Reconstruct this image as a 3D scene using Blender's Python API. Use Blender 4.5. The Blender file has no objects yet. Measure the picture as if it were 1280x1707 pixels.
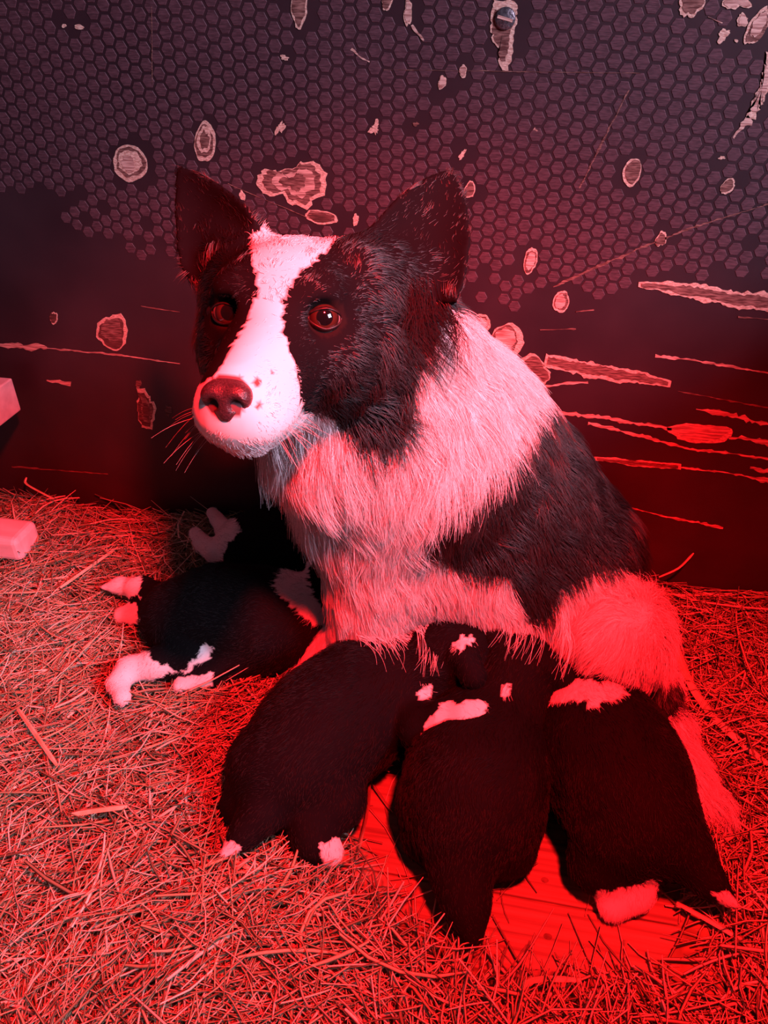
import bpy, math, random
import numpy as np
from math import radians, sin, cos, pi
from mathutils import Vector, Matrix
from mathutils.bvhtree import BVHTree
from mathutils.kdtree import KDTree

SC = bpy.context.scene
COL = SC.collection
rng = np.random.default_rng(7)
random.seed(7)

# ------------------------------------------------------------------ camera
F = 1280.0                       # focal length in pixels of the 1280 x 1707 frame
PITCH, YAW = radians(34.5), radians(10.7)
CAM = np.array([0.166, -0.877, 0.70])
FW = np.array([-sin(YAW) * cos(PITCH), cos(YAW) * cos(PITCH), -sin(PITCH)])
RT = np.array([cos(YAW), sin(YAW), 0.0])
UP = np.cross(RT, FW)
cd = bpy.data.cameras.new('camera')
cd.sensor_fit = 'HORIZONTAL'; cd.sensor_width = 36.0; cd.lens = 36.0 * F / 1280.0
cd.clip_start = 0.02
cam = bpy.data.objects.new('camera', cd); COL.objects.link(cam)
cam.location = CAM; cam.rotation_euler = (pi / 2 - PITCH, 0, YAW)
SC.camera = cam

# ------------------------------------------------------------------ light
world = bpy.data.worlds.new('world'); SC.world = world; world.use_nodes = True
bg = world.node_tree.nodes['Background']
bg.inputs[0].default_value = (0.62, 0.60, 0.80, 1); bg.inputs[1].default_value = 0.035

def lamp(name, kind, loc, target, energy, color, size):
    l = bpy.data.lights.new(name, kind); l.energy = energy; l.color = color
    if kind == 'AREA': l.shape = 'SQUARE'; l.size = size
    else: l.shadow_soft_size = size
    o = bpy.data.objects.new(name, l); COL.objects.link(o); o.location = loc
    o.rotation_euler = (Vector(target) - Vector(loc)).to_track_quat('-Z', 'Y').to_euler()
    return o
heat = lamp('heat_lamp_light', 'SPOT', (0.31, -0.80, 1.20), (0.03, -0.40, 0.0), 245, (1.0, 0.008, 0.012), 0.045)
heat.data.spot_size = radians(71); heat.data.spot_blend = .75
lamp('doorway_daylight', 'AREA', (2.1, -1.35, 1.60), (0.0, -0.1, 0.35), 98, (0.86, 0.74, 1.0), 0.9)
vs = SC.view_settings
vs.view_transform = 'Standard'; vs.look = 'None'; vs.exposure = 0.0; vs.gamma = 1.0; vs.use_curve_mapping = False

# ------------------------------------------------------------------ helpers
def ray(px, py): return FW + RT * ((px - 640) / F) + UP * ((853.5 - py) / F)
def at(px, py, d): return CAM + d * ray(px, py)                         # point at view depth d
def atz(px, py, z): r = ray(px, py); return CAM + r * ((z - CAM[2]) / r[2])
def aty(px, py, y): r = ray(px, py); return CAM + r * ((y - CAM[1]) / r[1])
def pix(P):
    V = np.asarray(P) - CAM; d = V @ FW
    return np.stack([640 + F * (V @ RT) / d, 853.5 - F * (V @ UP) / d, d], -1)
def unit(v):
    v = np.asarray(v, float); return v / (np.linalg.norm(v, axis=-1, keepdims=True) + 1e-12)
def inpoly(x, y, poly):
    inside = np.zeros(x.shape, bool); n = len(poly)
    for i in range(n):
        x0, y0 = poly[i]; x1, y1 = poly[(i + 1) % n]
        if y0 == y1: continue
        c = ((y0 > y) != (y1 > y)) & (x < (x1 - x0) * (y - y0) / (y1 - y0) + x0)
        inside ^= c
    return inside
def polydist(x, y, poly):
    d = np.full(x.shape, 1e9)
    for i in range(len(poly)):
        a = np.array(poly[i][:2]); b = np.array(poly[(i + 1) % len(poly)][:2]); ab = b - a
        t = np.clip(((x - a[0]) * ab[0] + (y - a[1]) * ab[1]) / (ab @ ab), 0, 1)
        d = np.minimum(d, np.hypot(x - a[0] - t * ab[0], y - a[1] - t * ab[1]))
    return d
_nv = np.random.default_rng(3)
_waves = [(unit(_nv.normal(size=3)), _nv.uniform(0, 6.28), _nv.uniform(.7, 1.4)) for _ in range(24)]
def noise(P, wl, k=0):                                                # cheap smooth noise, about -1..1
    s = 0
    for i in range(5):
        d, ph, f = _waves[(k * 5 + i) % 24]
        s = s + np.sin(P @ d * (6.283 / wl * f) + ph + k)
    return s / 2.6
def props(o, label=None, cat=None, group=None, kind=None):
    for k, v in (('label', label), ('category', cat), ('group', group), ('kind', kind)):
        if v: o[k] = v
    return o
def link(o, parent=None):
    COL.objects.link(o)
    if parent is not None: o.parent = parent
    return o
def mesh_obj(name, V, Fc, mat, parent=None, smooth=False):
    me = bpy.data.meshes.new(name)
    me.from_pydata([tuple(v) for v in V], [], [tuple(f) for f in Fc]); me.update()
    if mat: me.materials.append(mat)
    if smooth: me.polygons.foreach_set('use_smooth', [True] * len(me.polygons))
    return link(bpy.data.objects.new(name, me), parent)
def fast_mesh(name, V, loops, nper, mat, smooth=False):               # all faces with nper corners
    me = bpy.data.meshes.new(name); V = np.asarray(V, np.float32); loops = np.asarray(loops, np.int32).ravel()
    nf = len(loops) // nper
    me.vertices.add(len(V)); me.vertices.foreach_set('co', V.ravel())
    me.loops.add(len(loops)); me.loops.foreach_set('vertex_index', loops)
    me.polygons.add(nf); me.polygons.foreach_set('loop_start', np.arange(nf, dtype=np.int32) * nper)
    if smooth: me.polygons.foreach_set('use_smooth', np.ones(nf, bool))
    me.update(calc_edges=True); me.validate()
    if mat: me.materials.append(mat)
    return me
def set_col(me, name, C):
    a = me.attributes.new(name, 'FLOAT_COLOR', 'POINT'); C = np.asarray(C, np.float32)
    if C.shape[1] == 3: C = np.concatenate([C, np.ones((len(C), 1), np.float32)], 1)
    a.data.foreach_set('color', C.ravel())
def box(x0, x1, y0, y1, z0, z1):
    V = [(x, y, z) for z in (z0, z1) for y in (y0, y1) for x in (x0, x1)]
    return V, [(0, 2, 3, 1), (4, 5, 7, 6), (0, 1, 5, 4), (2, 6, 7, 3), (0, 4, 6, 2), (1, 3, 7, 5)]

# ------------------------------------------------------------------ materials
def newmat(name, color=(.5, .5, .5), rough=.6, spec=.4):
    m = bpy.data.materials.new(name); m.use_nodes = True; nt = m.node_tree
    b = nt.nodes['Principled BSDF']
    b.inputs['Base Color'].default_value = (*color, 1); b.inputs['Roughness'].default_value = rough
    b.inputs['Specular IOR Level'].default_value = spec
    return m, nt, b
def N(nt, typ, **kw):
    n = nt.nodes.new(typ)
    for k, v in kw.items():
        if k in n.inputs: n.inputs[k].default_value = v
        else: setattr(n, k, v)
    return n
def ramp(nt, stops):
    r = nt.nodes.new('ShaderNodeValToRGB'); e = r.color_ramp.elements
    while len(e) < len(stops): e.new(0.5)
    for i, (p, c) in enumerate(stops): e[i].position = p; e[i].color = (*c, 1)
    return r
def noisy(name, c0, c1, scale=(30, 30, 30), rough=.6, spec=.4, bump=.0, detail=6, lo=.35, hi=.65, rand=False):
    m, nt, b = newmat(name, c0, rough, spec)
    tc = N(nt, 'ShaderNodeTexCoord'); mp = N(nt, 'ShaderNodeMapping'); mp.inputs['Scale'].default_value = scale
    nz = N(nt, 'ShaderNodeTexNoise'); nz.inputs['Scale'].default_value = 1.0; nz.inputs['Detail'].default_value = detail
    nt.links.new(tc.outputs['Object'], mp.inputs[0]); nt.links.new(mp.outputs[0], nz.inputs['Vector'])
    if rand:
        oi = N(nt, 'ShaderNodeObjectInfo'); ad = N(nt, 'ShaderNodeVectorMath', operation='ADD')
        cx = N(nt, 'ShaderNodeCombineXYZ'); mm = N(nt, 'ShaderNodeMath', operation='MULTIPLY'); mm.inputs[1].default_value = 40
        nt.links.new(oi.outputs['Random'], mm.inputs[0])
        for k in range(3): nt.links.new(mm.outputs[0], cx.inputs[k])
        nt.links.new(mp.outputs[0], ad.inputs[0]); nt.links.new(cx.outputs[0], ad.inputs[1]); nt.links.new(ad.outputs[0], nz.inputs['Vector'])
    r = ramp(nt, [(lo, c0), (hi, c1)])
    nt.links.new(nz.outputs['Fac'], r.inputs[0]); nt.links.new(r.outputs[0], b.inputs['Base Color'])
    if bump:
        bp = N(nt, 'ShaderNodeBump'); bp.inputs['Strength'].default_value = bump; bp.inputs['Distance'].default_value = .002
        nt.links.new(nz.outputs['Fac'], bp.inputs['Height']); nt.links.new(bp.outputs[0], b.inputs['Normal'])
    return m
M_film = noisy('dark_film_coating', (.027, .010, .015), (.042, .016, .022), (9, 9, 9), .46, .45, .06, 8)
M_pad = noisy('embossed_film', (.058, .022, .030), (.115, .046, .060), (130, 130, 900), .60, .3, .12, 3, rand=True)
M_rim = noisy('torn_veneer_edge', (.50, .25, .20), (.80, .52, .43), (260, 260, 700), .9, .1, .5, 5)
M_ply = noisy('exposed_ply', (.11, .038, .035), (.42, .20, .17), (90, 90, 600), .85, .15, .5, 7, .40, .78)
M_core = noisy('exposed_core', (.34, .15, .13), (.70, .42, .36), (40, 60, 500), .85, .15, .5, 4, .40, .58)
M_dark = noisy('dark_core', (.07, .025, .022), (.17, .06, .055), (60, 60, 420), .85, .15, .4, 5)
M_plank = noisy('pine_boards', (.13, .075, .045), (.38, .24, .16), (5, 160, 160), .6, .3, .5, 8, .28, .66, rand=True)
M_knot = noisy('board_knot', (.10, .05, .03), (.20, .10, .06), (200, 200, 200), .7, .3, .2)
M_white = noisy('white_paint', (.62, .56, .60), (.78, .72, .76), (14, 60, 60), .45, .4, .15, 6)
M_scuff = noisy('scuffed_paint', (.60, .40, .36), (.85, .70, .66), (90, 90, 90), .8, .2, .3)
M_steel = noisy('screw_steel', (.10, .085, .10), (.25, .22, .25), (400, 400, 400), .35, .6, .3)
M_steel.node_tree.nodes['Principled BSDF'].inputs['Metallic'].default_value = .7
M_side = noisy('side_board', (.05, .03, .03), (.09, .05, .05), (8, 8, 8), .6, .3, .1)

def attr_mat(name, attr, rough, spec):
    m, nt, b = newmat(name, (.5,) * 3, rough, spec)
    a = N(nt, 'ShaderNodeAttribute'); a.attribute_name = attr
    nt.links.new(a.outputs['Color'], b.inputs['Base Color'])
    return m
M_hay = attr_mat('dry_hay', 'col', .6, .3)
M_skin = attr_mat('coat_skin', 'col', .85, .08)
def fur_mat(name, gloss, rough):
    m = bpy.data.materials.new(name); m.use_nodes = True; nt = m.node_tree; nt.nodes.clear()
    out = N(nt, 'ShaderNodeOutputMaterial'); a = N(nt, 'ShaderNodeAttribute'); a.attribute_name = 'col'
    d = N(nt, 'ShaderNodeBsdfDiffuse')
    h = N(nt, 'ShaderNodeBsdfHair'); h.component = 'Reflection'
    h.inputs['RoughnessU'].default_value = rough; h.inputs['RoughnessV'].default_value = .45
    h.inputs['Color'].default_value = (1, .93, .93, 1); h.inputs['Offset'].default_value = radians(4)
    mx = N(nt, 'ShaderNodeMixShader'); mx.inputs[0].default_value = gloss
    nt.links.new(a.outputs['Color'], d.inputs['Color']); nt.links.new(d.outputs[0], mx.inputs[1])
    nt.links.new(h.outputs[0], mx.inputs[2]); nt.links.new(mx.outputs[0], out.inputs[0])
    return m
M_fur = fur_mat('long_fur', .06, .16)
M_pupfur = fur_mat('puppy_fur', .014, .35)

# ------------------------------------------------------------------ back wall
WX0, WX1, WZ1 = -1.05, 0.85, 0.95
wall = mesh_obj('wall_back', *box(WX0, WX1, 0.0, 0.018, -0.02, WZ1), M_film)
props(wall, 'dark film-faced plywood wall with embossed hexagons and chipped spots', None, None, 'structure')
def wp(px, py): p = aty(px, py, 0.0); return np.array([p[0], p[2]])

def blob(cx, cy, rx, ry, ang=0, jag=.10, n=30, seed=0, squash=None):  # ragged outline in photo pixels, returned on the wall
    r = np.random.default_rng(seed); pts = []
    ph = r.uniform(0, 6.28, 4); k = cos(radians(ang)); s = sin(radians(ang))
    for i in range(n):
        t = 2 * pi * i / n
        f = 1 + jag * (.6 * sin(2 * t + ph[0]) + .5 * sin(3 * t + ph[1]) + .4 * sin(5 * t + ph[2])) + r.normal() * jag * .35
        x, y = rx * f * cos(t), ry * f * sin(t)
        pts.append(wp(cx + x * k - y * s, cy + x * s + y * k))
    return np.array(pts)
def shrink(P, k, seed=0, jag=.03, shift=(0, 0)):
    r = np.random.default_rng(seed); c = P.mean(0); n = len(P); t = np.arange(n) / n * 6.283; ph = r.uniform(0, 6.28, 3)
    w = .5 * np.sin(t * 2 + ph[0]) + .6 * np.sin(t * 3 + ph[1]) + .5 * np.sin(t * 7 + ph[2]) + r.normal(size=n) * .5
    return c + (P - c) * np.clip(k + w[:, None] * jag * 1.6, .1, .97) + np.array(shift) + r.normal(size=2) * (P - c).std(0) * .10
def ragged(path, wid, seed=0, step=4.0, jag=.28):                      # ragged strip along a pixel path
    r = np.random.default_rng(seed); path = np.array(path, float); L = []; R_ = []; a1 = a2 = 0.0
    seg = np.hypot(*np.diff(path, axis=0).T); tot = seg.sum(); cum = np.concatenate([[0], np.cumsum(seg)])
    for s in np.linspace(0, tot, max(4, int(tot / step))):
        i = min(np.searchsorted(cum, s, 'right') - 1, len(seg) - 1)
        d = (path[i + 1] - path[i]) / seg[i]; p = path[i] + d * (s - cum[i]); nrm = np.array([-d[1], d[0]])
        w = np.interp(s / tot, np.linspace(0, 1, len(wid)), wid) / 2
        a1 = .6 * a1 + .8 * r.normal(); a2 = .6 * a2 + .8 * r.normal(); L.append(p + nrm * w * max(.08, 1 + a1 * jag)); R_.append(p - nrm * w * max(.08, 1 + a2 * jag))
    return L, R_
def prism2d(name, P, y_back, y_front, mat, parent):                    # polygon on the wall, raised towards the room
    n = len(P); c = P.mean(0)
    V = [(p[0], y_front, p[1]) for p in P] + [(p[0], y_back, p[1]) for p in P] + [(c[0], y_front, c[1])]
    Fc = [(i, (i + 1) % n, 2 * n) for i in range(n)] + [(i, i + n, (i + 1) % n + n, (i + 1) % n) for i in range(n)]
    return mesh_obj(name, V, Fc, mat, parent)
def strip2d(name, L, R_, y_front, mat, parent):
    n = len(L); V = []
    for q in list(L) + list(R_):
        p = wp(*q); V.append((p[0], y_front, p[1]))
    V += [(v[0], 0.0, v[2]) for v in V]
    Fc = [(i, i + 1, n + i + 1, n + i) for i in range(n - 1)]
    o = 2 * n
    Fc += [(i, o + i, o + i + 1, i + 1) for i in range(n - 1)] + [(n + i, n + i + 1, o + n + i + 1, o + n + i) for i in range(n - 1)]
    Fc += [(0, n, o + n, o), (n - 1, o + n - 1, o + 2 * n - 1, 2 * n - 1)]
    return mesh_obj(name, V, Fc, mat, parent)

chip_polys = []
def chip(cx, cy, rx, ry, ang=0, jag=.10, layers=('rim', 'ply'), seed=None, label=None, n=30):
    seed = seed if seed is not None else int(cx * 7 + cy)
    P = blob(cx, cy, rx, ry, ang, jag, n, seed); chip_polys.append(P)
    mats = {'rim': M_rim, 'ply': M_ply, 'core': M_core, 'dark': M_dark}
    o = prism2d('chipped_patch', P, 0.0, -.0007, mats[layers[0]], wall); k = 1.0; y = -.0007
    if label: o['label'] = label
    for j, l in enumerate(layers[1:]):
        k *= (.82, .80, .66)[min(j, 2)]
        Q = shrink(P, k, seed + j, .035); prism2d('inner_layer', Q, y, y - .0003, mats[l], o); y -= .0003
    return o
CH = [  # cx, cy, rx, ry, angle, jag, layers
    (217, 272, 27, 32, -12, .06, ('rim', 'ply', 'rim', 'core')), (342, 237, 17, 35, 3, .08, ('rim', 'ply', 'rim', 'ply')),
    (499, 12, 13, 36, 4, .10, ('rim', 'ply')), (646, 2, 9, 15, 10, .14, ('rim', 'ply')), (680, 22, 7, 20, 3, .2, ('rim', 'core')),
    (737, 138, 7, 11, 20, .16, ('rim', 'core')), (772, 119, 6, 11, -5, .14, ('rim', 'core')), (783, 316, 9, 14, 5, .10, ('rim', 'ply')),
    (1053, 287, 15, 24, 12, .07, ('rim', 'ply')), (1213, 310, 10, 15, 28, .12, ('rim', 'ply')), (884, 434, 11, 22, 9, .10, ('rim', 'ply', 'core')),
    (935, 503, 13, 19, 12, .08, ('rim', 'ply', 'core')), (1102, 398, 8, 14, 22, .14, ('rim', 'ply')), (188, 553, 28, 27, 30, .14, ('rim', 'dark', 'ply')),
    (90, 530, 6, 11, 0, .12, ('rim', 'dark')), (231, 640, 5, 6, 0, .2, ('ply',)), (281, 685, 5, 10, -10, .2, ('dark',)),
    (1152, 8, 18, 24, 35, .16, ('rim', 'ply')), (1226, 2, 20, 15, 10, .25, ('rim', 'core')), (1237, 34, 10, 10, 40, .22, ('rim', 'core')),
    (1205, 59, 8, 12, 40, .3, ('rim',)), (1262, 44, 14, 36, 28, .10, ('rim', 'ply', 'core')), (535, 362, 26, 12, 12, .10, ('rim', 'ply', 'dark')),
    (593, 366, 5, 9, 5, .2, ('rim',)), (404, 326, 4, 9, -20, .2, ('rim',)), (467, 213, 6, 11, 20, .4, ('rim',)), (625, 213, 7, 9, 0, .5, ('rim',)),
    (474, 96, 6, 4, 10, .3, ('rim',)), (132, 45, 8, 4, 8, .15, ('rim',)), (107, 43, 4, 3, 0, .2, ('rim',)), (800, 542, 17, 19, 0, .10, ('rim', 'ply', 'core')),
    (846, 567, 30, 26, 8, .09, ('rim', 'ply', 'core')), (888, 615, 32, 19, 18, .20, ('rim', 'ply')), (1167, 722, 52, 17, 6, .12, ('rim', 'core')),
    (1227, 68, 3, 3, 0, .2, ('rim',)), (693, 207, 4, 4, 0, .3, ('ply',)), (770, 258, 4, 8, 30, .3, ('rim',)), (1203, 263, 5, 3, 0, .3, ('rim',)),
]
for c in CH: chip(*c)
# two-lobed patch above the head
two = [(430, 292), (442, 281), (470, 283), (492, 281), (500, 272), (515, 268), (532, 273), (543, 290), (545, 312), (540, 325), (524, 331), (514, 347),
       (497, 344), (481, 336), (474, 325), (455, 327), (438, 322), (429, 308)]
def poly_chip(pts, layers=('rim', 'ply'), seed=1, ks=(.84, .74, .6), jagpx=1.6):
    r = np.random.default_rng(seed); Q = []
    for i in range(len(pts)):
        a, b = np.array(pts[i], float), np.array(pts[(i + 1) % len(pts)], float); m = max(1, int(np.hypot(*(b - a)) / 5))
        for j in range(m): Q.append(wp(*(a + (b - a) * j / m + r.normal(size=2) * jagpx)))
    P = np.array(Q); chip_polys.append(P); mats = {'rim': M_rim, 'ply': M_ply, 'core': M_core, 'dark': M_dark}
    o = prism2d('chipped_patch', P, 0, -.0007, mats[layers[0]], wall)
    for j, l in enumerate(layers[1:]): prism2d('inner_layer', shrink(P, ks[j], seed + j, .02), -.0007 - .0003 * j, -.001 - .0003 * j, mats[l], o)
    return o
poly_chip(two, ('rim', 'ply', 'core', 'ply'), 4, (.84, .62, .36))
poly_chip([(229, 648), (240, 647), (250, 662), (262, 682), (258, 692), (256, 716), (236, 714), (234, 700), (228, 680)], ('rim', 'dark', 'ply', 'dark'), 5, (.84, .62, .42))
scr_chip = poly_chip([(822, 0), (858, 0), (863, 12), (862, 34), (856, 50), (855, 84), (848, 117), (836, 117), (833, 100), (834, 82), (822, 68), (818, 48), (820, 20)], ('rim', 'ply'), 6, (.72,))
poly_chip([(1279, 88), (1284, 88), (1286, 140), (1272, 170), (1258, 198), (1245, 196), (1252, 170), (1266, 142), (1272, 118)], ('rim', 'core'), 8, (.7,))
# screw head standing in its torn hole
sc0 = aty(842, 31, -.0012)
V, Fc = [], []
n = 20
for j, (rr, dy) in enumerate(((.0098, 0), (.0098, -.0012), (.0082, -.0022), (.0, -.0024))):
    for i in range(n): V.append((sc0[0] + rr * cos(2 * pi * i / n), sc0[1] + dy, sc0[2] + rr * .98 * sin(2 * pi * i / n)))
for j in range(3): Fc += [(j * n + i, j * n + (i + 1) % n, (j + 1) * n + (i + 1) % n, (j + 1) * n + i) for i in range(n)]
scw = mesh_obj('screw', V, Fc, M_steel, wall, True); scw['label'] = 'dark round screw head'
sl = mesh_obj('screw_slot', *box(-.0075, .0075, -.0003, .0003, -.0013, .0013), M_core, scw)
sl.location = (sc0[0], sc0[1] - .0025, sc0[2]); sl.rotation_euler = (0, radians(14), 0)
# long gouges and scratches: path, widths in photo pixels
SCR = [([(1064, 474), (1100, 478), (1180, 490), (1240, 500), (1285, 506)], (8, 22, 24, 26, 30), 'b'), ([(908, 600), (990, 618), (1060, 628), (1118, 640)], (20, 26, 24, 10), 'b'),
       ([(905, 683), (960, 690), (1040, 702), (1120, 714)], (5, 5, 4, 5), 's'), ([(1215, 728), (1285, 738)], (4, 7), 's'),
       ([(990, 764), (1060, 772), (1135, 778)], (5, 11, 8), 'b'), ([(1135, 779), (1210, 788), (1282, 800)], (3, 3, 5), 's'), ([(980, 706), (1060, 724), (1150, 750), (1230, 757), (1282, 765)], (3, 4, 4, 4, 3), 's'),
       ([(1092, 593), (1150, 600), (1215, 610), (1282, 622)], (5, 6, 3, 2), 's'), ([(1160, 682), (1210, 692), (1282, 708)], (3, 8, 7), 's'), ([(1250, 780), (1284, 788)], (4, 9), 's'),
       ([(1112, 862), (1160, 870), (1205, 880)], (2, 6, 3), 's'), ([(1020, 838), (1112, 862)], (1.5, 2), 's'), ([(905, 644), (980, 636)], (2, 4), 's'),
       ([(0, 573), (40, 576), (78, 580)], (4, 7, 4), 's'), ([(78, 580), (200, 592), (300, 606)], (1.5, 2, 1.5), 's'), ([(78, 634), (118, 641)], (4, 4), 's'),
       ([(1048, 150), (1010, 225), (966, 314)], (1.6, 2.4, 1.6), 't'), ([(640, 116), (850, 119), (1068, 122)], (.8, 1.0, .8), 't'), ([(922, 478), (1040, 425), (1150, 380), (1280, 340)], (2, 4, 3, 1.5), 't'),
       ([(380, 306), (430, 328), (512, 362)], (.9, 1.1, .8), 't'), ([(686, 42), (706, 68)], (3, 5), 's'), ([(585, 82), (602, 97), (616, 103)], (3, 3, 2), 's'), ([(1180, 28), (1204, 38)], (2, 2), 's'),
       ([(253, 10), (254, 140)], (.9, .9), 't'), ([(1222, 230), (1238, 205), (1250, 196)], (2, 8, 12), 's'), ([(890, 214), (896, 218)], (6, 2), 's'), ([(1130, 652), (1282, 680)], (1.2, 1.5), 't'), ([(1230, 528), (1282, 532)], (2, 2), 't'),
       ([(960, 520), (990, 516)], (2, 2), 't'), ([(900, 550), (960, 548)], (1.5, 1.5), 't'), ([(20, 778), (180, 790)], (1.5, 1.2), 't'), ([(235, 510), (300, 520)], (1.2, 1.2), 't')]
for i, (p, w, k) in enumerate(SCR):
    Lr, Rr = ragged(p, w, i, 4.5, .16 if k == 'b' else .65)
    o = strip2d('gouge' if k == 'b' else 'scratch', Lr, Rr, -.0007, {'b': M_rim, 's': M_core, 't': M_ply}[k], wall)
    if k == 'b':
        chip_polys.append(np.array([wp(*q) for q in list(Lr) + list(Rr)[::-1]]))
        L2, R2 = ragged(p, [x * .62 for x in w], i + 50, 4.5, .2)
        strip2d('gouge_bed', L2[1:-1], R2[1:-1], -.001, M_ply, o)
# small flakes of dirt and paint
# embossed hexagon pads, worn away low on the wall
HP = .0150; ROT = radians(-1.5)
def hexmesh(r, y=-.0004):
    V = [(r * cos(pi / 3 * i), 0, r * sin(pi / 3 * i)) for i in range(6)] + [(r * .93 * cos(pi / 3 * i), y, r * .93 * sin(pi / 3 * i)) for i in range(6)]
    return V, [tuple(range(6, 12))] + [(i, (i + 1) % 6, 6 + (i + 1) % 6, 6 + i) for i in range(6)]
hx = []
for a in range(-90, 90):
    for b in range(-5, 75):
        u, v = a * HP * .866, (b + .5 * (a % 2)) * HP
        x = u * cos(ROT) - v * sin(ROT); z = u * sin(ROT) + v * cos(ROT)
        if x < -.72 or x > .62 or z > .76: continue
        q = pix(np.array([x, 0, z]))
        if q[0] < -60 or q[0] > 1340 or q[1] < -60: continue
        # wear: pads vanish towards the bottom and the lower left
        lim = np.interp(q[0], [0, 300, 700, 1280], [330, 400, 500, 470]) + 40 * noise(np.array([x, 0, z]), .16, 1) + random.gauss(0, 26)
        if q[1] > lim: continue
        if any(np.hypot(*(P.mean(0) - (x, z))) < .12 and (inpoly(np.array([x]), np.array([z]), P)[0] or polydist(np.array([x]), np.array([z]), P)[0] < HP * .45) for P in chip_polys): continue
        hx.append((x, z, q[2]))
hx.sort(key=lambda t: t[2])
hm = bpy.data.meshes.new('hexagon_pad'); hv, hf = hexmesh(HP * .475); hm.from_pydata(hv, [], hf); hm.materials.append(M_pad)
for x, z, d in hx[:300]:
    o = link(bpy.data.objects.new('hexagon_pad', hm), wall); o.location = (x, 0, z); o.rotation_euler = (0, -ROT, 0)
V, Fc = [], []
for x, z, d in hx[300:]:
    k = len(V); V += [(x + p[0], p[1], z + p[2]) for p in hv]; Fc += [tuple(k + i for i in f) for f in hf]
o = mesh_obj('hexagon_embossing', V, Fc, M_pad, wall); o['kind'] = 'stuff'; o['label'] = 'rows of small raised hexagons'

# unseen right side of the pen, added and sized to shade the floor from daylight
side = mesh_obj('wall_right_shade', *box(.60, .618, -1.3, 0.0, -.02, .53), M_side)
props(side, 'unseen dark board added at the right of the pen to shade the floor from daylight', None, None, 'structure')

# ------------------------------------------------------------------ floor of boards
floor = mesh_obj('floor', *box(-1.05, .85, -1.35, 0.02, -.05, -.022), M_side)
props(floor, 'red-lit wooden board floor under the hay', None, None, 'structure')
ys = [0.018]
y1, y2 = atz(750, 1303, 0)[1], atz(930, 1507, 0)[1]
pw = y1 - y2
e = [y1 + pw * k for k in range(4, -9, -1) if -1.33 < y1 + pw * k < 0.0]
e = [0.0] + e + [-1.34]
for i in range(len(e) - 1):
    V, Fc = box(-1.04, .84, e[i + 1] + .0013, e[i] - .0013, -.022, 0.0)
    o = mesh_obj('floor_plank', V, Fc, M_plank, floor)
    bv = o.modifiers.new('bevel', 'BEVEL'); bv.width = .0012; bv.segments = 2
for (px, py, r) in ((908, 1467, .0028), (913, 1561, .003)):
    p = atz(px, py, 0.0004); n = 12
    mesh_obj('knot', [(p[0] + r * 1.3 * cos(2 * pi * i / n), p[1] + r * sin(2 * pi * i / n), .0006) for i in range(n)], [tuple(range(n))], M_knot, floor)

# ------------------------------------------------------------------ hay
BARE = [atz(px, py, 0.0)[:2] for px, py in ((575, 1350), (600, 1290), (640, 1235), (760, 1190), (900, 1170), (1010, 1230), (1085, 1390), (1135, 1480),
                                            (1105, 1560), (1010, 1632), (900, 1632), (800, 1595), (680, 1530), (590, 1455))]
BX = np.array([b[0] for b in BARE]); BY = np.array([b[1] for b in BARE])
def hay_h(x, y):
    x = np.asarray(x, float); y = np.asarray(y, float)
    d = polydist(x, y, BARE); d = np.where(inpoly(x, y, BARE), -d, d)
    P = np.stack([x, y, 0 * x], -1)
    h = .018 + .010 * noise(P, .22, 1) + .005 * noise(P, .09, 2)
    h = h + .020 * np.clip((y + .22) / .2, 0, 1) * np.clip((.1 - x) / .2, .35, 1)      # heaped against the wall
    h = h + .014 * np.exp(-((x - .1) / .22) ** 2 - ((y + .60) / .07) ** 2)              # ridge in the foreground
    h = h * np.interp(x, [-.2, .3, .4], [1, .8, .45])
    return np.maximum(h, .004) * np.clip(d / .05, 0, 1) - .004 * (d < .004)
hay_cols = np.array([(.46, .36, .24), (.62, .50, .38), (.34, .27, .16), (.20, .17, .10), (.74, .62, .50), (.42, .35, .22)])
HV, HL, HC = [], [], []
def straw_pts(c, yaw, pit, L, bend, k=5):
    t = np.linspace(-.5, .5, k); dx, dy = cos(yaw), sin(yaw)
    off = bend * (t * t * 4 - .4) * L * .12
    z = t * L * math.tan(pit)
    return np.stack([c[0] + t * L * dx - off * dy, c[1] + t * L * dy + off * dx, c[2] + z], 1)
def straw_mesh(P, w, flat=.5):
    k = len(P); T = unit(np.gradient(P, axis=0)); S = unit(np.cross(T, [0, 0, 1.0])); U = np.cross(S, T)
    prof = np.array([0.75] + [1.0] * (k - 2) + [.6])[:, None] * w / 2
    ring = [P + S * prof, P + U * prof * flat * 1.6, P - S * prof]
    V = np.stack(ring, 1).reshape(-1, 3); q = []
    for i in range(k - 1):
        for j in range(3): q.append((3 * i + j, 3 * i + (j + 1) % 3, 3 * i + 3 + (j + 1) % 3, 3 * i + 3 + j))
    return V, np.array(q)
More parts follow.
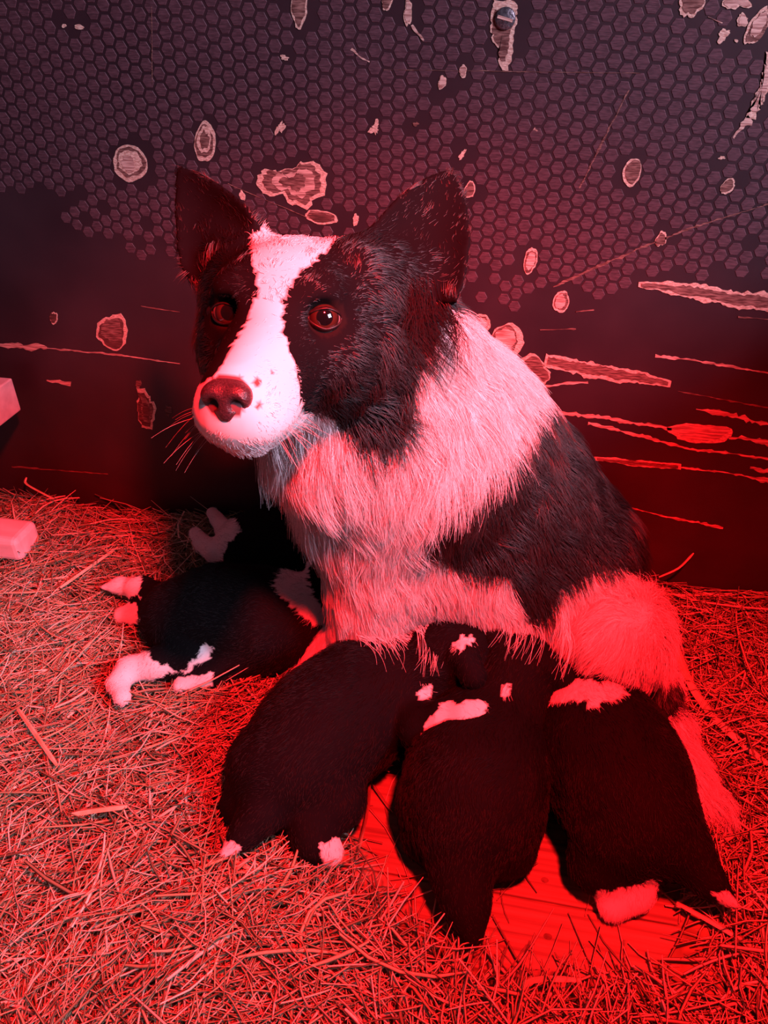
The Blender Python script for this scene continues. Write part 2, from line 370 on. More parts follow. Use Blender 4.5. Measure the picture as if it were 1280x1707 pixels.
def hay_batch(n):
    global HV
    off = sum(len(v) for v in HV); made = 0
    x = rng.uniform(-.84, .575, n * 2); y = rng.uniform(-.85, -.002, n * 2)
    q = pix(np.stack([x, y, 0 * x + .02], 1)); ok = (q[:, 0] > -260) & (q[:, 0] < 1500) & (q[:, 1] < 2150)
    d = polydist(x, y, BARE); ins = inpoly(x, y, BARE)
    ok &= ~(ins & (rng.random(n * 2) > .012)) & ~((d < .03) & (rng.random(n * 2) < .75))
    ok &= ~((x > .33) & (rng.random(n * 2) < .42))
    x, y = x[ok][:n], y[ok][:n]; h = hay_h(x, y); P0 = np.stack([x, y, h], 1)
    flow = noise(P0, .35, 3) * 1.6 + .5
    for i in range(len(x)):
        L = min(.15, max(.022, random.lognormvariate(-2.85, .45))); yaw = flow[i] + random.gauss(0, .9); lift = random.random() ** 1.7
        c = (x[i], y[i], max(h[i], .0015) + .001 + .016 * lift * min(1, h[i] / .012 + .15))
        if y[i] + L * .5 * abs(sin(yaw)) > -.002: yaw = random.gauss(0, .25); c = (c[0], min(c[1], -.012), c[2])
        P = straw_pts(c, yaw, random.gauss(0, .16) if h[i] > .008 else 0, L, random.gauss(0, .8))
        P[:, 2] = np.maximum(P[:, 2], .0012); P[:, 1] = np.minimum(P[:, 1], -.003); P[:, 0] = np.minimum(P[:, 0], .597)
        w = random.uniform(.0009, .0021) if random.random() < .93 else random.uniform(.0025, .0042)
        V, qd = straw_mesh(P, w)
        HV.append(V); HL.append(qd + off); off += len(V)
        cc = hay_cols[random.randrange(6)] * random.uniform(.5, 1.2); HC.append(np.repeat(cc[None], len(V), 0))
# matted lower layer
gx = np.linspace(-.85, .599, 200); gy = np.linspace(-.86, -.001, 130)
GX, GY = np.meshgrid(gx, gy, indexing='ij'); GZ = hay_h(GX, GY) - .002
GZ = np.where(hay_h(GX, GY) <= .003, -.004, GZ + .003 * rng.normal(size=GX.shape) * (GZ > .005))
BV = np.stack([GX, GY, GZ], -1).reshape(-1, 3); ii = np.arange(199)[:, None] * 130 + np.arange(129)[None]
BQ = np.stack([ii, ii + 130, ii + 131, ii + 1], -1).reshape(-1, 4)
HV.append(BV); HL.append(BQ); HC.append(np.repeat(np.array([(.22, .15, .07)]), len(BV), 0) * rng.uniform(.6, 1.3, (len(BV), 1)))
hay_batch(26000)
hm_ = fast_mesh('hay_bedding', np.concatenate(HV), np.concatenate(HL), 4, M_hay); set_col(hm_, 'col', np.concatenate(HC))
hay = link(bpy.data.objects.new('hay_bedding', hm_))
props(hay, 'loose dry hay strewn over the floor boards', 'hay', None, 'stuff')

# ------------------------------------------------------------------ sculpting: smooth union of tapered limbs, meshed on a grid
class Body:
    def __init__(s, h): s.h = h; s.p = []; s.cut = []
    def cone(s, a, ra, b, rb, k=.02, **f): s.p.append(('c', np.array(a, float), ra, np.array(b, float), rb, k, f)); return s
    def chain(s, pts, k=.02, **f):
        for (a, ra), (b, rb) in zip(pts[:-1], pts[1:]): s.cone(a, ra, b, rb, k, **f)
        return s
    def ell(s, c, r, R=None, k=.02, **f):
        s.p.append(('e', np.array(c, float), np.array(r, float), np.eye(3) if R is None else np.asarray(R, float), 0, k, f)); return s
    def ear(s, B, T, U, W, face, bend, t=.004, k=.012, e=(1.25, .8), **f):
        B, T = np.array(B, float), np.array(T, float); v = unit(T - B); u = unit(U - v * (np.asarray(U) @ v)); w = np.cross(u, v)
        if w @ np.asarray(face) < 0: w = -w
        s.p.append(('r', B, (np.linalg.norm(T - B), W, bend, t, e), (u, v, w), 0, k, f)); return s
    def sub(s, c, r, k=.006): s.cut.append((np.array(c, float), r, k)); return s
    @staticmethod
    def sdf(p, X):
        if p[0] == 'c':
            a, ra, b, rb = p[1:5]; ab = b - a; t = np.clip((X - a) @ ab / (ab @ ab), 0, 1)
            return np.sqrt((((X - a) - t[..., None] * ab) ** 2).sum(-1)) - (ra + (rb - ra) * t)
        if p[0] == 'e':
            L = (X - p[1]) @ p[3]; q = L / p[2]; k0 = np.sqrt((q * q).sum(-1)); k1 = np.sqrt(((q / p[2]) ** 2).sum(-1)) + 1e-9
            return k0 * (k0 - 1) / k1
        H, W, bend, t, ex = p[2]; u, v, w = p[3]; D = X - p[1]; a, b, c = D @ u, D @ v, D @ w; q = np.clip(b / H, -.4, 1)
        hw = W * np.clip(1 - np.clip(q, 0, 1) ** ex[0], 0, 1) ** ex[1] + .001
        c = c - bend * (a / W) ** 2 + bend * .35 * q
        e = np.maximum(np.abs(a) - hw, np.maximum(b - H, -b - W * .35)); g = np.abs(c) - t
        return (np.minimum(np.maximum(e, g), 0) + np.hypot(np.maximum(e, 0), np.maximum(g, 0))) - .0025
    def bounds(s, p):
        if p[0] == 'c': r = max(p[2], p[4]); return np.minimum(p[1], p[3]) - r, np.maximum(p[1], p[3]) + r
        if p[0] == 'e': r = p[2].max(); return p[1] - r, p[1] + r
        H, W = p[2][:2]; r = W + .01; T = p[1] + p[3][1] * H; return np.minimum(p[1], T) - r, np.maximum(p[1], T) + r
    def build(s):
        h = s.h; bb = [s.bounds(p) for p in s.p]; lo = np.min([b[0] for b in bb], 0) - 4 * h; hi = np.max([b[1] for b in bb], 0) + 4 * h
        n = np.ceil((hi - lo) / h).astype(int) + 1; Fd = np.full(n, .08, np.float32)
        def block(a, b):
            i0 = np.clip(np.floor((a - lo) / h).astype(int), 0, n - 1); i1 = np.clip(np.ceil((b - lo) / h).astype(int) + 1, 1, n)
            sl = tuple(slice(x, y) for x, y in zip(i0, i1)); g = [lo[k] + h * np.arange(i0[k], i1[k]) for k in range(3)]
            return sl, np.stack(np.meshgrid(*g, indexing='ij'), -1)
        for p, (a, b) in zip(s.p, bb):
            k = p[5]; sl, X = block(a - k * 1.2 - .02, b + k * 1.2 + .02); d = s.sdf(p, X); f = Fd[sl]
            m = np.clip(k - np.abs(f - d), 0, None) / k; Fd[sl] = np.minimum(f, d) - m * m * k * .25
        for c, r, k in s.cut:
            sl, X = block(c - r - 2 * k, c + r + 2 * k); d = -(np.sqrt(((X - c) ** 2).sum(-1)) - r); f = Fd[sl]
            m = np.clip(k - np.abs(f - d), 0, None) / k; Fd[sl] = np.maximum(f, d) + m * m * k * .25
        # surface nets
        S = Fd < 0; acc = np.zeros(tuple(n - 1) + (3,), np.float32); cnt = np.zeros(tuple(n - 1), np.float32)
        for ax in range(3):
            o1, o2 = [k for k in range(3) if k != ax]
            s0 = [slice(None)] * 3; s1 = [slice(None)] * 3; s0[ax] = slice(0, -1); s1[ax] = slice(1, None)
            f0, f1 = Fd[tuple(s0)], Fd[tuple(s1)]; ch = S[tuple(s0)] != S[tuple(s1)]; idx = np.argwhere(ch)
            t = f0[ch] / (f0[ch] - f1[ch]); pos = idx.astype(np.float32); pos[:, ax] += t
            for d1 in (0, -1):
                for d2 in (0, -1):
                    c = idx.copy(); c[:, o1] += d1; c[:, o2] += d2
                    ok = ((c >= 0) & (c < n - 1)).all(1); np.add.at(acc, tuple(c[ok].T), pos[ok]); np.add.at(cnt, tuple(c[ok].T), 1)
        cell = cnt > 0; vid = np.full(cell.shape, -1, np.int64); vid[cell] = np.arange(cell.sum())
        V = lo + h * acc[cell] / cnt[cell][:, None]; Q = []
        for ax in range(3):
            o1, o2 = (ax + 1) % 3, (ax + 2) % 3
            s0 = [slice(None)] * 3; s1 = [slice(None)] * 3; s0[ax] = slice(0, -1); s1[ax] = slice(1, None)
            a, b = S[tuple(s0)], S[tuple(s1)]; idx = np.argwhere(a != b); flip = b[tuple(idx.T)]
            qs = []
            for d1, d2 in ((-1, -1), (0, -1), (0, 0), (-1, 0)):
                c = idx.copy(); c[:, o1] += d1; c[:, o2] += d2; qs.append(vid[tuple(c.T)])
            q = np.stack(qs, 1); q[flip] = q[flip][:, ::-1]; Q.append(q)
        s.V = V; s.Q = np.concatenate(Q)
        # relax a little and compute normals
        for _ in range(2):
            A = np.zeros_like(s.V); c = np.zeros(len(s.V))
            for j in range(4):
                np.add.at(A, s.Q[:, j], s.V[s.Q[:, (j + 1) % 4]]); np.add.at(c, s.Q[:, j], 1)
                np.add.at(A, s.Q[:, j], s.V[s.Q[:, (j + 3) % 4]]); np.add.at(c, s.Q[:, j], 1)
            s.V = s.V * .5 + .5 * A / c[:, None]
        fn = np.cross(s.V[s.Q[:, 2]] - s.V[s.Q[:, 0]], s.V[s.Q[:, 3]] - s.V[s.Q[:, 1]]); s.N = np.zeros_like(s.V)
        for j in range(4): np.add.at(s.N, s.Q[:, j], fn)
        s.N = unit(s.N); s.area = np.linalg.norm(fn, axis=1) / 2
        # fields blended from the limbs
        D = np.stack([s.sdf(p, s.V) for p in s.p], 1); w = np.exp(-(D - D.min(1, keepdims=True)) / .010); w /= w.sum(1, keepdims=True)
        g = lambda key, dv: w @ np.array([p[6].get(key, dv) for p in s.p], float)
        s.comb = g('comb', (0, 0, -1)); s.len = g('fur', .012); s.lift = g('lift', .35); s.fr = g('thick', 1.0); s.grav = g('grav', .1)
        return s
    def visible(s):
        bvh = BVHTree.FromPolygons([tuple(v) for v in s.V], [tuple(q) for q in s.Q]); c = Vector(CAM); vis = np.zeros(len(s.V), bool)
        face = ((CAM - s.V) * s.N).sum(1) > 0
        for i in np.nonzero(face)[0]:
            p = Vector(s.V[i] + s.N[i] * .004); d = c - p; L = d.length
            vis[i] = bvh.ray_cast(p, d / L, L)[0] is None
        return vis
    def paint(s, polys, base):                                        # coat markings, laid out from the photo, spread to the unseen side
        q = pix(s.V); vis = s.visible(); C = np.repeat(np.array([base], float), len(s.V), 0); jx = noise(s.V, .012, 1) * 3; jy = noise(s.V, .012, 2) * 3
        for poly, col in polys: C[inpoly(q[:, 0] + jx, q[:, 1] + jy, poly) & vis] = col
        vi = np.nonzero(vis)[0]; kd = KDTree(len(vi))
        for k, i in enumerate(vi): kd.insert(s.V[i], k)
        kd.balance()
        for i in np.nonzero(~vis)[0]: C[i] = C[vi[kd.find(s.V[i])[1]]]
        s.C = C; s.vis = vis; return s
    def mesh(s, name, parent, mat):
        me = fast_mesh(name, s.V, s.Q, 4, mat, True); set_col(me, 'col', s.C); return link(bpy.data.objects.new(name, me), parent)
    def fur(s, name, parent, n, mat, seg=6, rad=.00022, clump=.0075, cl=.45, rough=.28, dens=None, seed=1, wl=.035):
        r = np.random.default_rng(seed); w = s.area.copy()
        if dens is not None: w = w * dens[s.Q].mean(1)
        f = r.choice(len(s.Q), n, p=w / w.sum()); b = r.dirichlet((1, 1, 1, 1), n); idx = s.Q[f]
        mixv = lambda A: (A[idx] * b[..., None]).sum(1) if A.ndim == 2 else (A[idx] * b).sum(1)
        P, Nn, comb, L, lift, grav, fr = mixv(s.V), unit(mixv(s.N)), mixv(s.comb), mixv(s.len), mixv(s.lift), mixv(s.grav), mixv(s.fr)
        near = idx[np.arange(n), (b.cumsum(1) < r.random((n, 1))).sum(1).clip(0, 3)]; C = s.C[near] * r.uniform(.55, 1.12, (n, 1))
        keep = L > .0012; P, Nn, comb, L, lift, grav, C, fr = [a[keep] for a in (P, Nn, comb, L, lift, grav, C, fr)]; n = len(P)
        sway = np.stack([noise(P, wl, k) for k in (1, 2, 3)], 1) * .38
        T = unit(comb) + sway + r.normal(size=(n, 3)) * rough * .5; T = T - (T * Nn).sum(1, keepdims=True) * Nn; T = unit(T)
        L = L * r.uniform(.6, 1.15, n) * (1 + .22 * noise(P, .02, 2)); t = np.linspace(0, 1, seg)[None, :, None]; lift = (lift * r.uniform(.6, 1.4, n))[:, None, None]
        Ln = L[:, None, None]
        X = P[:, None] - Nn[:, None] * .001 + Ln * (Nn[:, None] * lift * (1.5 * t - .8 * t * t) + T[:, None] * (.75 * t + .25 * t * t) * (1 - .4 * lift) + np.array([0, 0, -1.0]) * grav[:, None, None] * t * t)
        # clumps: tips lean towards the nearest guide hair
        ng = max(40, int(s.area.sum() / (clump * clump))); gi = r.choice(n, min(ng, n), replace=False); kd = KDTree(len(gi))
        for k, i in enumerate(gi): kd.insert(P[i], k)
        kd.balance(); g = gi[np.array([kd.find(p)[1] for p in P])]
        same = (T * T[g]).sum(1) > .3; k = (np.where(same, cl, 0) * r.uniform(.5, 1, n))[:, None, None]
        X = X + (X[g] - X) * k * t ** 1.5
        X = X + (r.normal(size=(n, 1, 3)) * .05 * Ln) * t * t
        hc = bpy.data.hair_curves.new(name); hc.add_curves([seg] * n)
        hc.points.foreach_set('position', X.astype(np.float32).ravel())
        R_ = (rad * fr[:, None] * r.uniform(.8, 1.2, (n, 1))) * np.linspace(1, .25, seg)[None]
        ra = hc.attributes.get('radius') or hc.attributes.new('radius', 'FLOAT', 'POINT'); ra.data.foreach_set('value', R_.astype(np.float32).ravel())
        ca = hc.attributes.new('col', 'FLOAT_COLOR', 'POINT'); CC = np.concatenate([np.repeat(C, seg, 0), np.ones((n * seg, 1))], 1)
        ca.data.foreach_set('color', CC.astype(np.float32).ravel())
        hc.materials.append(mat); return link(bpy.data.objects.new(name, hc), parent)
def curves_obj(name, strands, rad, col, mat, parent):
    seg = len(strands[0]); hc = bpy.data.hair_curves.new(name); hc.add_curves([seg] * len(strands))
    hc.points.foreach_set('position', np.array(strands, np.float32).ravel())
    ra = hc.attributes.get('radius') or hc.attributes.new('radius', 'FLOAT', 'POINT'); ra.data.foreach_set('value', np.tile(rad * np.linspace(1, .3, seg), len(strands)).astype(np.float32))
    ca = hc.attributes.new('col', 'FLOAT_COLOR', 'POINT'); ca.data.foreach_set('color', np.tile(np.array([*col, 1], np.float32), (len(strands) * seg, 1)).ravel())
    hc.materials.append(mat); return link(bpy.data.objects.new(name, hc), parent)
BLACK = (.0045, .0035, .0045); WHITE = (.80, .74, .76); PINKSKIN = (.62, .40, .40)
def root(name, loc, label, cat, group=None):
    o = bpy.data.objects.new(name, None); o.empty_display_size = .05; link(o); props(o, label, cat, group); o['base'] = tuple(float(v) for v in loc); return o

# ------------------------------------------------------------------ the mother dog
HM = np.array([[0.9998, 0.0185, -0.0126], [0.0211, -0.9679, 0.2503], [0.0075, 0.2506, 0.9681]]); HT = np.array([-.0045, -.3489, .4867])
def hp(x, y, z): return HT + HM @ (np.array([x, y, z]) / 1000.0)
hd = lambda x, y, z: HM @ unit(np.array([x, y, z], float))
mm = lambda *a: tuple(v / 1000 for v in a)
D = Body(.0030)
back = (.55, .05, -.75); down = (.05, -.25, -1)
D.chain([((.262, -.16, .085), .070), ((.222, -.18, .175), .086), ((.148, -.19, .260), .092), ((.095, -.205, .312), .088)], .05, comb=back, fur=.030, lift=.22)
D.cone((.09, -.205, .31), .086, (.035, -.235, .285), .076, .05, comb=down, fur=.042, lift=.35, grav=.15)                       # breast
D.cone((.055, -.235, .25), .075, (.045, -.245, .17), .058, .04, comb=down, fur=.036, lift=.32, grav=.15)
D.chain([((.095, -.205, .345), .082), ((.055, -.255, .41), .072), ((.015, -.31, .46), .064)], .05, comb=(.45, .25, -.8), fur=.030, lift=.25)   # neck
D.cone((.075, -.255, .34), .080, (.02, -.285, .37), .070, .04, comb=down, fur=.040, lift=.35, grav=.15)                                  # throat ruff
D.chain([((.055, -.262, .20), .048), ((.040, -.262, .12), .040), ((.000, -.255, .060), .029), ((-.025, -.258, .034), .027), ((-.045, -.270, .022), .021)], .025, comb=(.5, -.1, -.8), fur=.018, lift=.25)   # left foreleg
D.chain([((.03, -.17, .20), .045), ((.005, -.165, .12), .036), ((-.01, -.165, .045), .026), ((-.04, -.175, .024), .024)], .025, comb=(.3, 0, -1), fur=.016)
D.cone((.14, -.235, .20), .060, (.19, -.225, .12), .060, .05, comb=(.2, -.2, -1), fur=.024, lift=.3)                              # belly
D.chain([((.270, -.20, .11), .056), ((.290, -.245, .145), .046), ((.294, -.270, .152), .045)], .016, comb=(-.6, -.2, -.7), fur=.032, lift=.6)   # thigh and knee
D.chain([((.287, -.265, .135), .040), ((.325, -.235, .06), .030), ((.30, -.26, .03), .022), ((.25, -.28, .022), .020)], .02, comb=(0, -.2, -1), fur=.014)
tl = [atz(1085, 1165, .050), atz(1110, 1215, .034), atz(1145, 1285, .026), atz(1180, 1335, .020), atz(1200, 1355, .014)]
D.chain([((.315, -.16, .05), .030), (tl[0] + [.0, .03, -.005], .026), (tl[1], .020), (tl[2], .016), (tl[3], .010), (tl[4], .005)], .02, comb=unit(tl[4] - tl[1]), fur=.026, lift=.4)
hk = hd(0, -1, -.1)
D.ell(hp(0, -18, 20), mm(54, 68, 46), HM, .02, comb=hk, fur=.012, lift=.25)
D.ell(hp(0, 22, 26), mm(46, 36, 30), HM, .02, comb=hk, fur=.006, lift=.2)
for sx in (-1, 1):
    D.ell(hp(sx * 38, 0, -14), mm(30, 46, 38), HM, .02, comb=hd(sx * .3, -1, -.5), fur=.012, lift=.25)
    D.ell(hp(sx * 54, -30, -10), mm(26, 34, 48), HM, .02, comb=hd(sx * .25, -.5, -1), fur=.030, lift=.3, grav=.1)              # cheek ruff
    D.ell(hp(sx * 27, 38, 31), mm(16, 14, 9), HM, .012, comb=hk, fur=.005, lift=.25)                                      # brow
    D.ell(hp(sx * 13, 104, -39), mm(16, 30, 16), HM, .012, comb=hk, fur=.004, lift=.2)                                     # lip
D.cone(hp(0, 44, -4), .031, hp(0, 122, -22), .0185, .018, comb=hk, fur=.0055, lift=.22)
D.cone(hp(0, 48, -22), .033, hp(0, 116, -36), .022, .018, comb=hk, fur=.006, lift=.22)
D.cone(hp(0, 15, -44), .028, hp(0, 104, -52), .015, .014, comb=hd(0, -1, -1.2), fur=.013, lift=.35)
EL, ER = hp(33, 36, 14), hp(-33, 36, 14)
eb = [at(680, 462, .60), at(752, 286, .615), at(752, 485, .60) - at(625, 372, .595)]
D.ear(eb[0], eb[1], eb[2], .037, CAM - eb[0] + RT * -.25, .018, k=.02, e=(1.7, .72), comb=eb[1] - eb[0], fur=.009, lift=.15)
ec = [at(378, 412, .60), at(300, 284, .615), at(318, 425, .605) - at(418, 375, .59)]
D.ear(ec[0], ec[1], ec[2], .031, CAM - ec[0], .013, k=.02, comb=ec[1] - ec[0], fur=.009, lift=.15)
D.cone(hp(44, -22, 36), .030, eb[0] + FW * .012, .026, .02, comb=eb[1] - eb[0], fur=.014, lift=.2); D.cone(hp(-42, -22, 36), .028, ec[0] + FW * .012, .021, .02, comb=ec[1] - ec[0], fur=.012, lift=.2)
for e_ in (EL, ER): D.sub(e_ + unit(CAM - e_) * .014, .0115, .005)
D.build()
K_right = [(575, 370), (545, 418), (505, 450), (480, 480), (468, 520), (475, 560), (489, 600), (499, 650), (503, 690), (545, 690), (570, 716), (605, 748), (640, 757), (672, 742),
           (688, 700), (690, 640), (722, 590), (738, 540), (790, 480), (840, 300), (760, 240), (610, 300)]
K_left = [(480, 300), (446, 374), (416, 400), (424, 440), (430, 490), (415, 530), (392, 575), (368, 612), (340, 640), (280, 640), (280, 270), (340, 280)]
K_body = [(905, 655), (872, 722), (842, 765), (800, 800), (760, 830), (722, 858), (698, 905), (738, 925), (768, 957), (850, 965), (862, 1005), (885, 1035), (912, 1032), (932, 990),
          (980, 958), (1040, 948), (1072, 968), (1160, 960), (1100, 800), (980, 690)]
K_tail = [(1050, 1135), (1150, 1130), (1130, 1185), (1085, 1225), (1040, 1190)]
D.paint([(K_right, BLACK), (K_left, BLACK), (K_body, BLACK), (K_tail, BLACK)] + [([(a - r, b), (a, b - r), (a + r, b), (a, b + r)], (.12, .06, .06)) for a, b, r in ((453, 624, 6), (430, 640, 6), (433, 676, 5))], WHITE)
dE = np.minimum(np.linalg.norm(D.V - EL, axis=1), np.linalg.norm(D.V - ER, axis=1)); D.len *= np.clip((dE - .012) / .014, 0, 1)
NOSE = hp(0, 138, -23); dN = np.linalg.norm(D.V - NOSE, axis=1); D.len *= np.clip((dN - .011) / .01, 0, 1)
D.C[dN < .0135] = (.10, .05, .055); D.C[dE < .0165] = (.010, .006, .006)
mother = root('border_collie', (.2, -.2, 0), 'adult black and white collie sitting and nursing her puppies', 'dog')
D.mesh('body', mother, M_skin)
D.fur('fur', mother, 190000, M_fur, 6, .00021, .0085, .5, .3, dens=np.clip(.013 / np.maximum(D.len, .004), .55, 2.2))
# nose leather with two nostrils
Nz = Body(.0012)
Nz.ell(hp(0, 135, -22), mm(14.6, 11.2, 10.3), HM, .006); Nz.ell(hp(7.6, 141, -23), mm(7.7, 6.9, 7.7), HM, .005); Nz.ell(hp(-7.6, 141, -23), mm(7.7, 6.9, 7.7), HM, .005); Nz.ell(hp(0, 139, -32), mm(6.0, 6.9, 6.9), HM, .005)
for sx in (-1, 1): Nz.sub(hp(sx * 7.6, 150, -26), .0052, .002); Nz.sub(hp(sx * 12, 145, -28), .0035, .002)
Nz.sub(hp(7.2, 145, -27), .0040, .0015); Nz.sub(hp(-7.2, 145, -27), .0040, .0015)
Nz.sub(hp(0, 150, -32), .0028, .002)
Nz.build(); M_nose = noisy('nose_leather', (.022, .010, .013), (.045, .020, .024), (900, 900, 900), .36, .5, .35, 3)
Nz.C = np.full((len(Nz.V), 3), .05); nz = Nz.mesh('nose', mother, M_nose); nz['label'] = 'dark moist nose'
# eyes
def eye_mat():
    m, nt, b = newmat('eye', (.1, .04, .03), .06, .6)
    tc = N(nt, 'ShaderNodeTexCoord'); ln = N(nt, 'ShaderNodeVectorMath', operation='LENGTH'); mp = N(nt, 'ShaderNodeMapping')
    mp.inputs['Scale'].default_value = (1, 1, 0); nt.links.new(tc.outputs['Object'], mp.inputs[0]); nt.links.new(mp.outputs[0], ln.inputs[0])
    mt = N(nt, 'ShaderNodeMath', operation='MULTIPLY'); mt.inputs[1].default_value = 50; nt.links.new(ln.outputs['Value'], mt.inputs[0])
    r = ramp(nt, [(.0, (.004, .003, .004)), (.27, (.005, .004, .005)), (.30, (.045, .016, .010)), (.44, (.028, .009, .007)), (.49, (.008, .004, .004)), (.56, (.30, .2, .2))])
    nt.links.new(mt.outputs[0], r.inputs[0]); nt.links.new(r.outputs[0], b.inputs['Base Color']); return m
M_eye = eye_mat(); M_lid = noisy('eyelid_skin', (.009, .004, .005), (.022, .009, .009), (300, 300, 300), .4, .4)
def sphere(r, nu=28, nv=18):
    V = [(r * sin(pi * j / nv) * cos(2 * pi * i / nu), r * sin(pi * j / nv) * sin(2 * pi * i / nu), r * cos(pi * j / nv)) for j in range(nv + 1) for i in range(nu)]
    return V, [(j * nu + i, (j + 1) * nu + i, (j + 1) * nu + (i + 1) % nu, j * nu + (i + 1) % nu) for j in range(nv) for i in range(nu)]
for c, gx_, sq in ((EL, .10, .62), (ER, -.16, .62)):
    look = unit(CAM - c) + RT * gx_ + UP * .05
    o = mesh_obj('eye', *sphere(.0128), M_eye, mother, True); o.location = c; qq = Vector(look).to_track_quat('Z', 'Y'); o.rotation_euler = qq.to_euler()
    # almond-shaped lids hugging the eyeball
    sd = 1 if c is EL else -1; out = hd(.42, .9, .12) if sd > 0 else hd(-.16, .95, .12); axx = unit(HM[:, 0] - out * (HM[:, 0] @ out)); ayy = np.cross(out, axx); ayy = ayy if ayy @ HM[:, 2] > 0 else -ayy
    Vv, Ff = [], []; nA = 32; rows = ((1.0, .0130, .0), (1.04, .0138, .0), (1.2, .0138, .0), (1.5, .0130, -.001), (1.9, .0120, -.004))
    for k_, rr_, sh in rows:
        for i in range(nA):
            t = 2 * pi * i / nA; ex = .0112 * cos(t) * k_; top = sin(t) > 0; ey = (.0053 if top else .0074) * sin(t) * (1 - .22 * abs(cos(t))) * k_ + .0005
            rr2 = ex * ex + ey * ey; h_ = math.sqrt(max(rr_ * rr_ - rr2, 1e-7)) if rr2 < rr_ * rr_ * .96 else rr_ * .2
            Vv.append(c + axx * ex + ayy * ey + out * (h_ + sh))
    for k_ in range(len(rows) - 1):
        for i in range(nA): Ff.append((k_ * nA + i, k_ * nA + (i + 1) % nA, (k_ + 1) * nA + (i + 1) % nA, (k_ + 1) * nA + i))
    mesh_obj('eyelid', Vv, Ff, M_lid, mother, True)
# long wavy fringe below the ear
fr_ = []
for i in range(260):
    a = random.random(); p0 = at(676 + 72 * a + random.gauss(0, 5), 474 + 34 * a + random.gauss(0, 12), .572 + .02 * a); L = random.uniform(.035, .085) * (1 - .25 * a)
    d = unit(-UP + RT * (random.gauss(.12, .12) + .15 * a) - FW * random.uniform(.02, .15)); w_ = random.uniform(-.3, .5); ph_ = a * 6 + random.gauss(0, .4)
    fr_.append([p0 + d * L * t + RT * (.008 * sin(6 * t + ph_) * t + w_ * L * .6 * t * t) for t in np.linspace(0, 1, 8)])
curves_obj('ear_fringe', fr_, .00020, BLACK, M_pupfur, mother)
# long loose wisps of white hair hanging over the puppies
ws = []
def wisps(n, a, b, z0, z1, dx, dy, spread):
    for i in range(n):
        u = random.random(); x, y = a[0] + (b[0] - a[0]) * u + random.gauss(0, 4), a[1] + (b[1] - a[1]) * u + random.gauss(0, 4); k_ = random.uniform(.5, 1.1)
        p0, p1 = atz(x, y, z0), atz(x + dx * k_ + random.gauss(0, spread), y + dy * k_, z1); bow = RT * random.gauss(.004, .003)
        ws.append([p0 + (p1 - p0) * t + bow * sin(pi * t) + UP * .003 * sin(pi * t) for t in np.linspace(0, 1, 8)])
wisps(90, (590, 1060), (690, 1058), .150, .140, 34, 50, 10); wisps(46, (690, 1050), (726, 1040), .160, .150, 8, 78, 6)
wisps(40, (830, 1030), (900, 1045), .175, .165, -6, 62, 12); wisps(60, (930, 985), (945, 1060), .190, .165, -8, 80, 6)
curves_obj('hanging_wisps', ws, .00018, (.74, .66, .68), M_fur, mother)
# whiskers
wk = []
for i in range(34):
    sx = random.choice((-1, 1)); p = hp(sx * random.uniform(14, 20), random.uniform(98, 124), random.uniform(-50, -32)); d = hd(sx * random.uniform(.5, 1), random.uniform(-.3, .5), random.uniform(-.8, .1)); L = random.uniform(.02, .045)
    wk.append([p + d * L * t + np.array([0, 0, -.35]) * L * t * t for t in np.linspace(0, 1, 6)])
curves_obj('whiskers', wk, .00010, (.65, .5, .5), M_fur, mother)

# ------------------------------------------------------------------ puppies
def puppy(label, torso, extra, polys, n=26000, seed=1, head=None, comb=None):
    B = Body(.0028); base = np.array(torso[0][0])
    cb = comb if comb is not None else unit(np.array(torso[0][0]) - np.array(torso[-1][0]))
    B.chain([(np.array(p), r) for p, r in torso], .035, comb=cb, fur=.010, lift=.4)
    for ch in extra:
        k = ch[1] if len(ch) > 1 else .014; pts = ch[0]
        B.chain([(np.array(p), r) for p, r in pts], k, comb=unit(np.array(pts[-1][0]) - np.array(pts[0][0])), fur=.006, lift=.35)
    if head:
        c, fwd, upv, ears = head; fwd = unit(fwd); upv = unit(np.array(upv) - fwd * (np.array(upv) @ fwd)); lf = np.cross(upv, fwd); Rm = np.stack([lf, fwd, upv], 1); c = np.array(c)
        g = lambda x, y, z: c + Rm @ (np.array([x, y, z]) / 1000)
        B.ell(g(0, 0, 0), mm(36, 40, 33), Rm, .015, comb=-fwd, fur=.008, lift=.3); B.cone(g(0, 26, -8), .020, g(0, 50, -12), .014, .015, comb=-fwd, fur=.004)
        for sx in (-1, 1): B.chain([(g(sx * 28, -6, 20), .014), (g(sx * 44, 0, 8), .012), (g(sx * 48, 6, -8), .007)], .008, comb=Rm @ np.array([sx * .5, .2, -1]), fur=.006)
    B.build().paint(polys, BLACK)
    r = root('puppy', base, label, 'puppy', 'puppies nursing from the collie'); B.mesh('body', r, M_skin)
    B.fur('fur', r, n, M_pupfur, 5, .00020, .006, .3, .5, seed=seed, wl=.05); return r
Z = atz
# behind: far puppy by the wall
puppy('black puppy farthest back against the wall with pale hind feet', [(Z(405, 915, .055), .042), (Z(455, 905, .06), .046), (Z(515, 905, .06), .045)],
      [([(Z(405, 895, .065), .024), (Z(376, 885, .065), .014), (Z(362, 866, .065), .010), (Z(354, 855, .065), .009)], .005), ([(Z(400, 920, .06), .026), (Z(362, 920, .06), .017), (Z(338, 908, .058), .013), (Z(326, 890, .058), .010)], .005)],
      [([(300, 830), (380, 840), (402, 885), (378, 905), (366, 940), (300, 940)], WHITE)], 18000, 2, head=(Z(560, 905, .07), (1, .1, -.1), (0, 0, 1), 0))
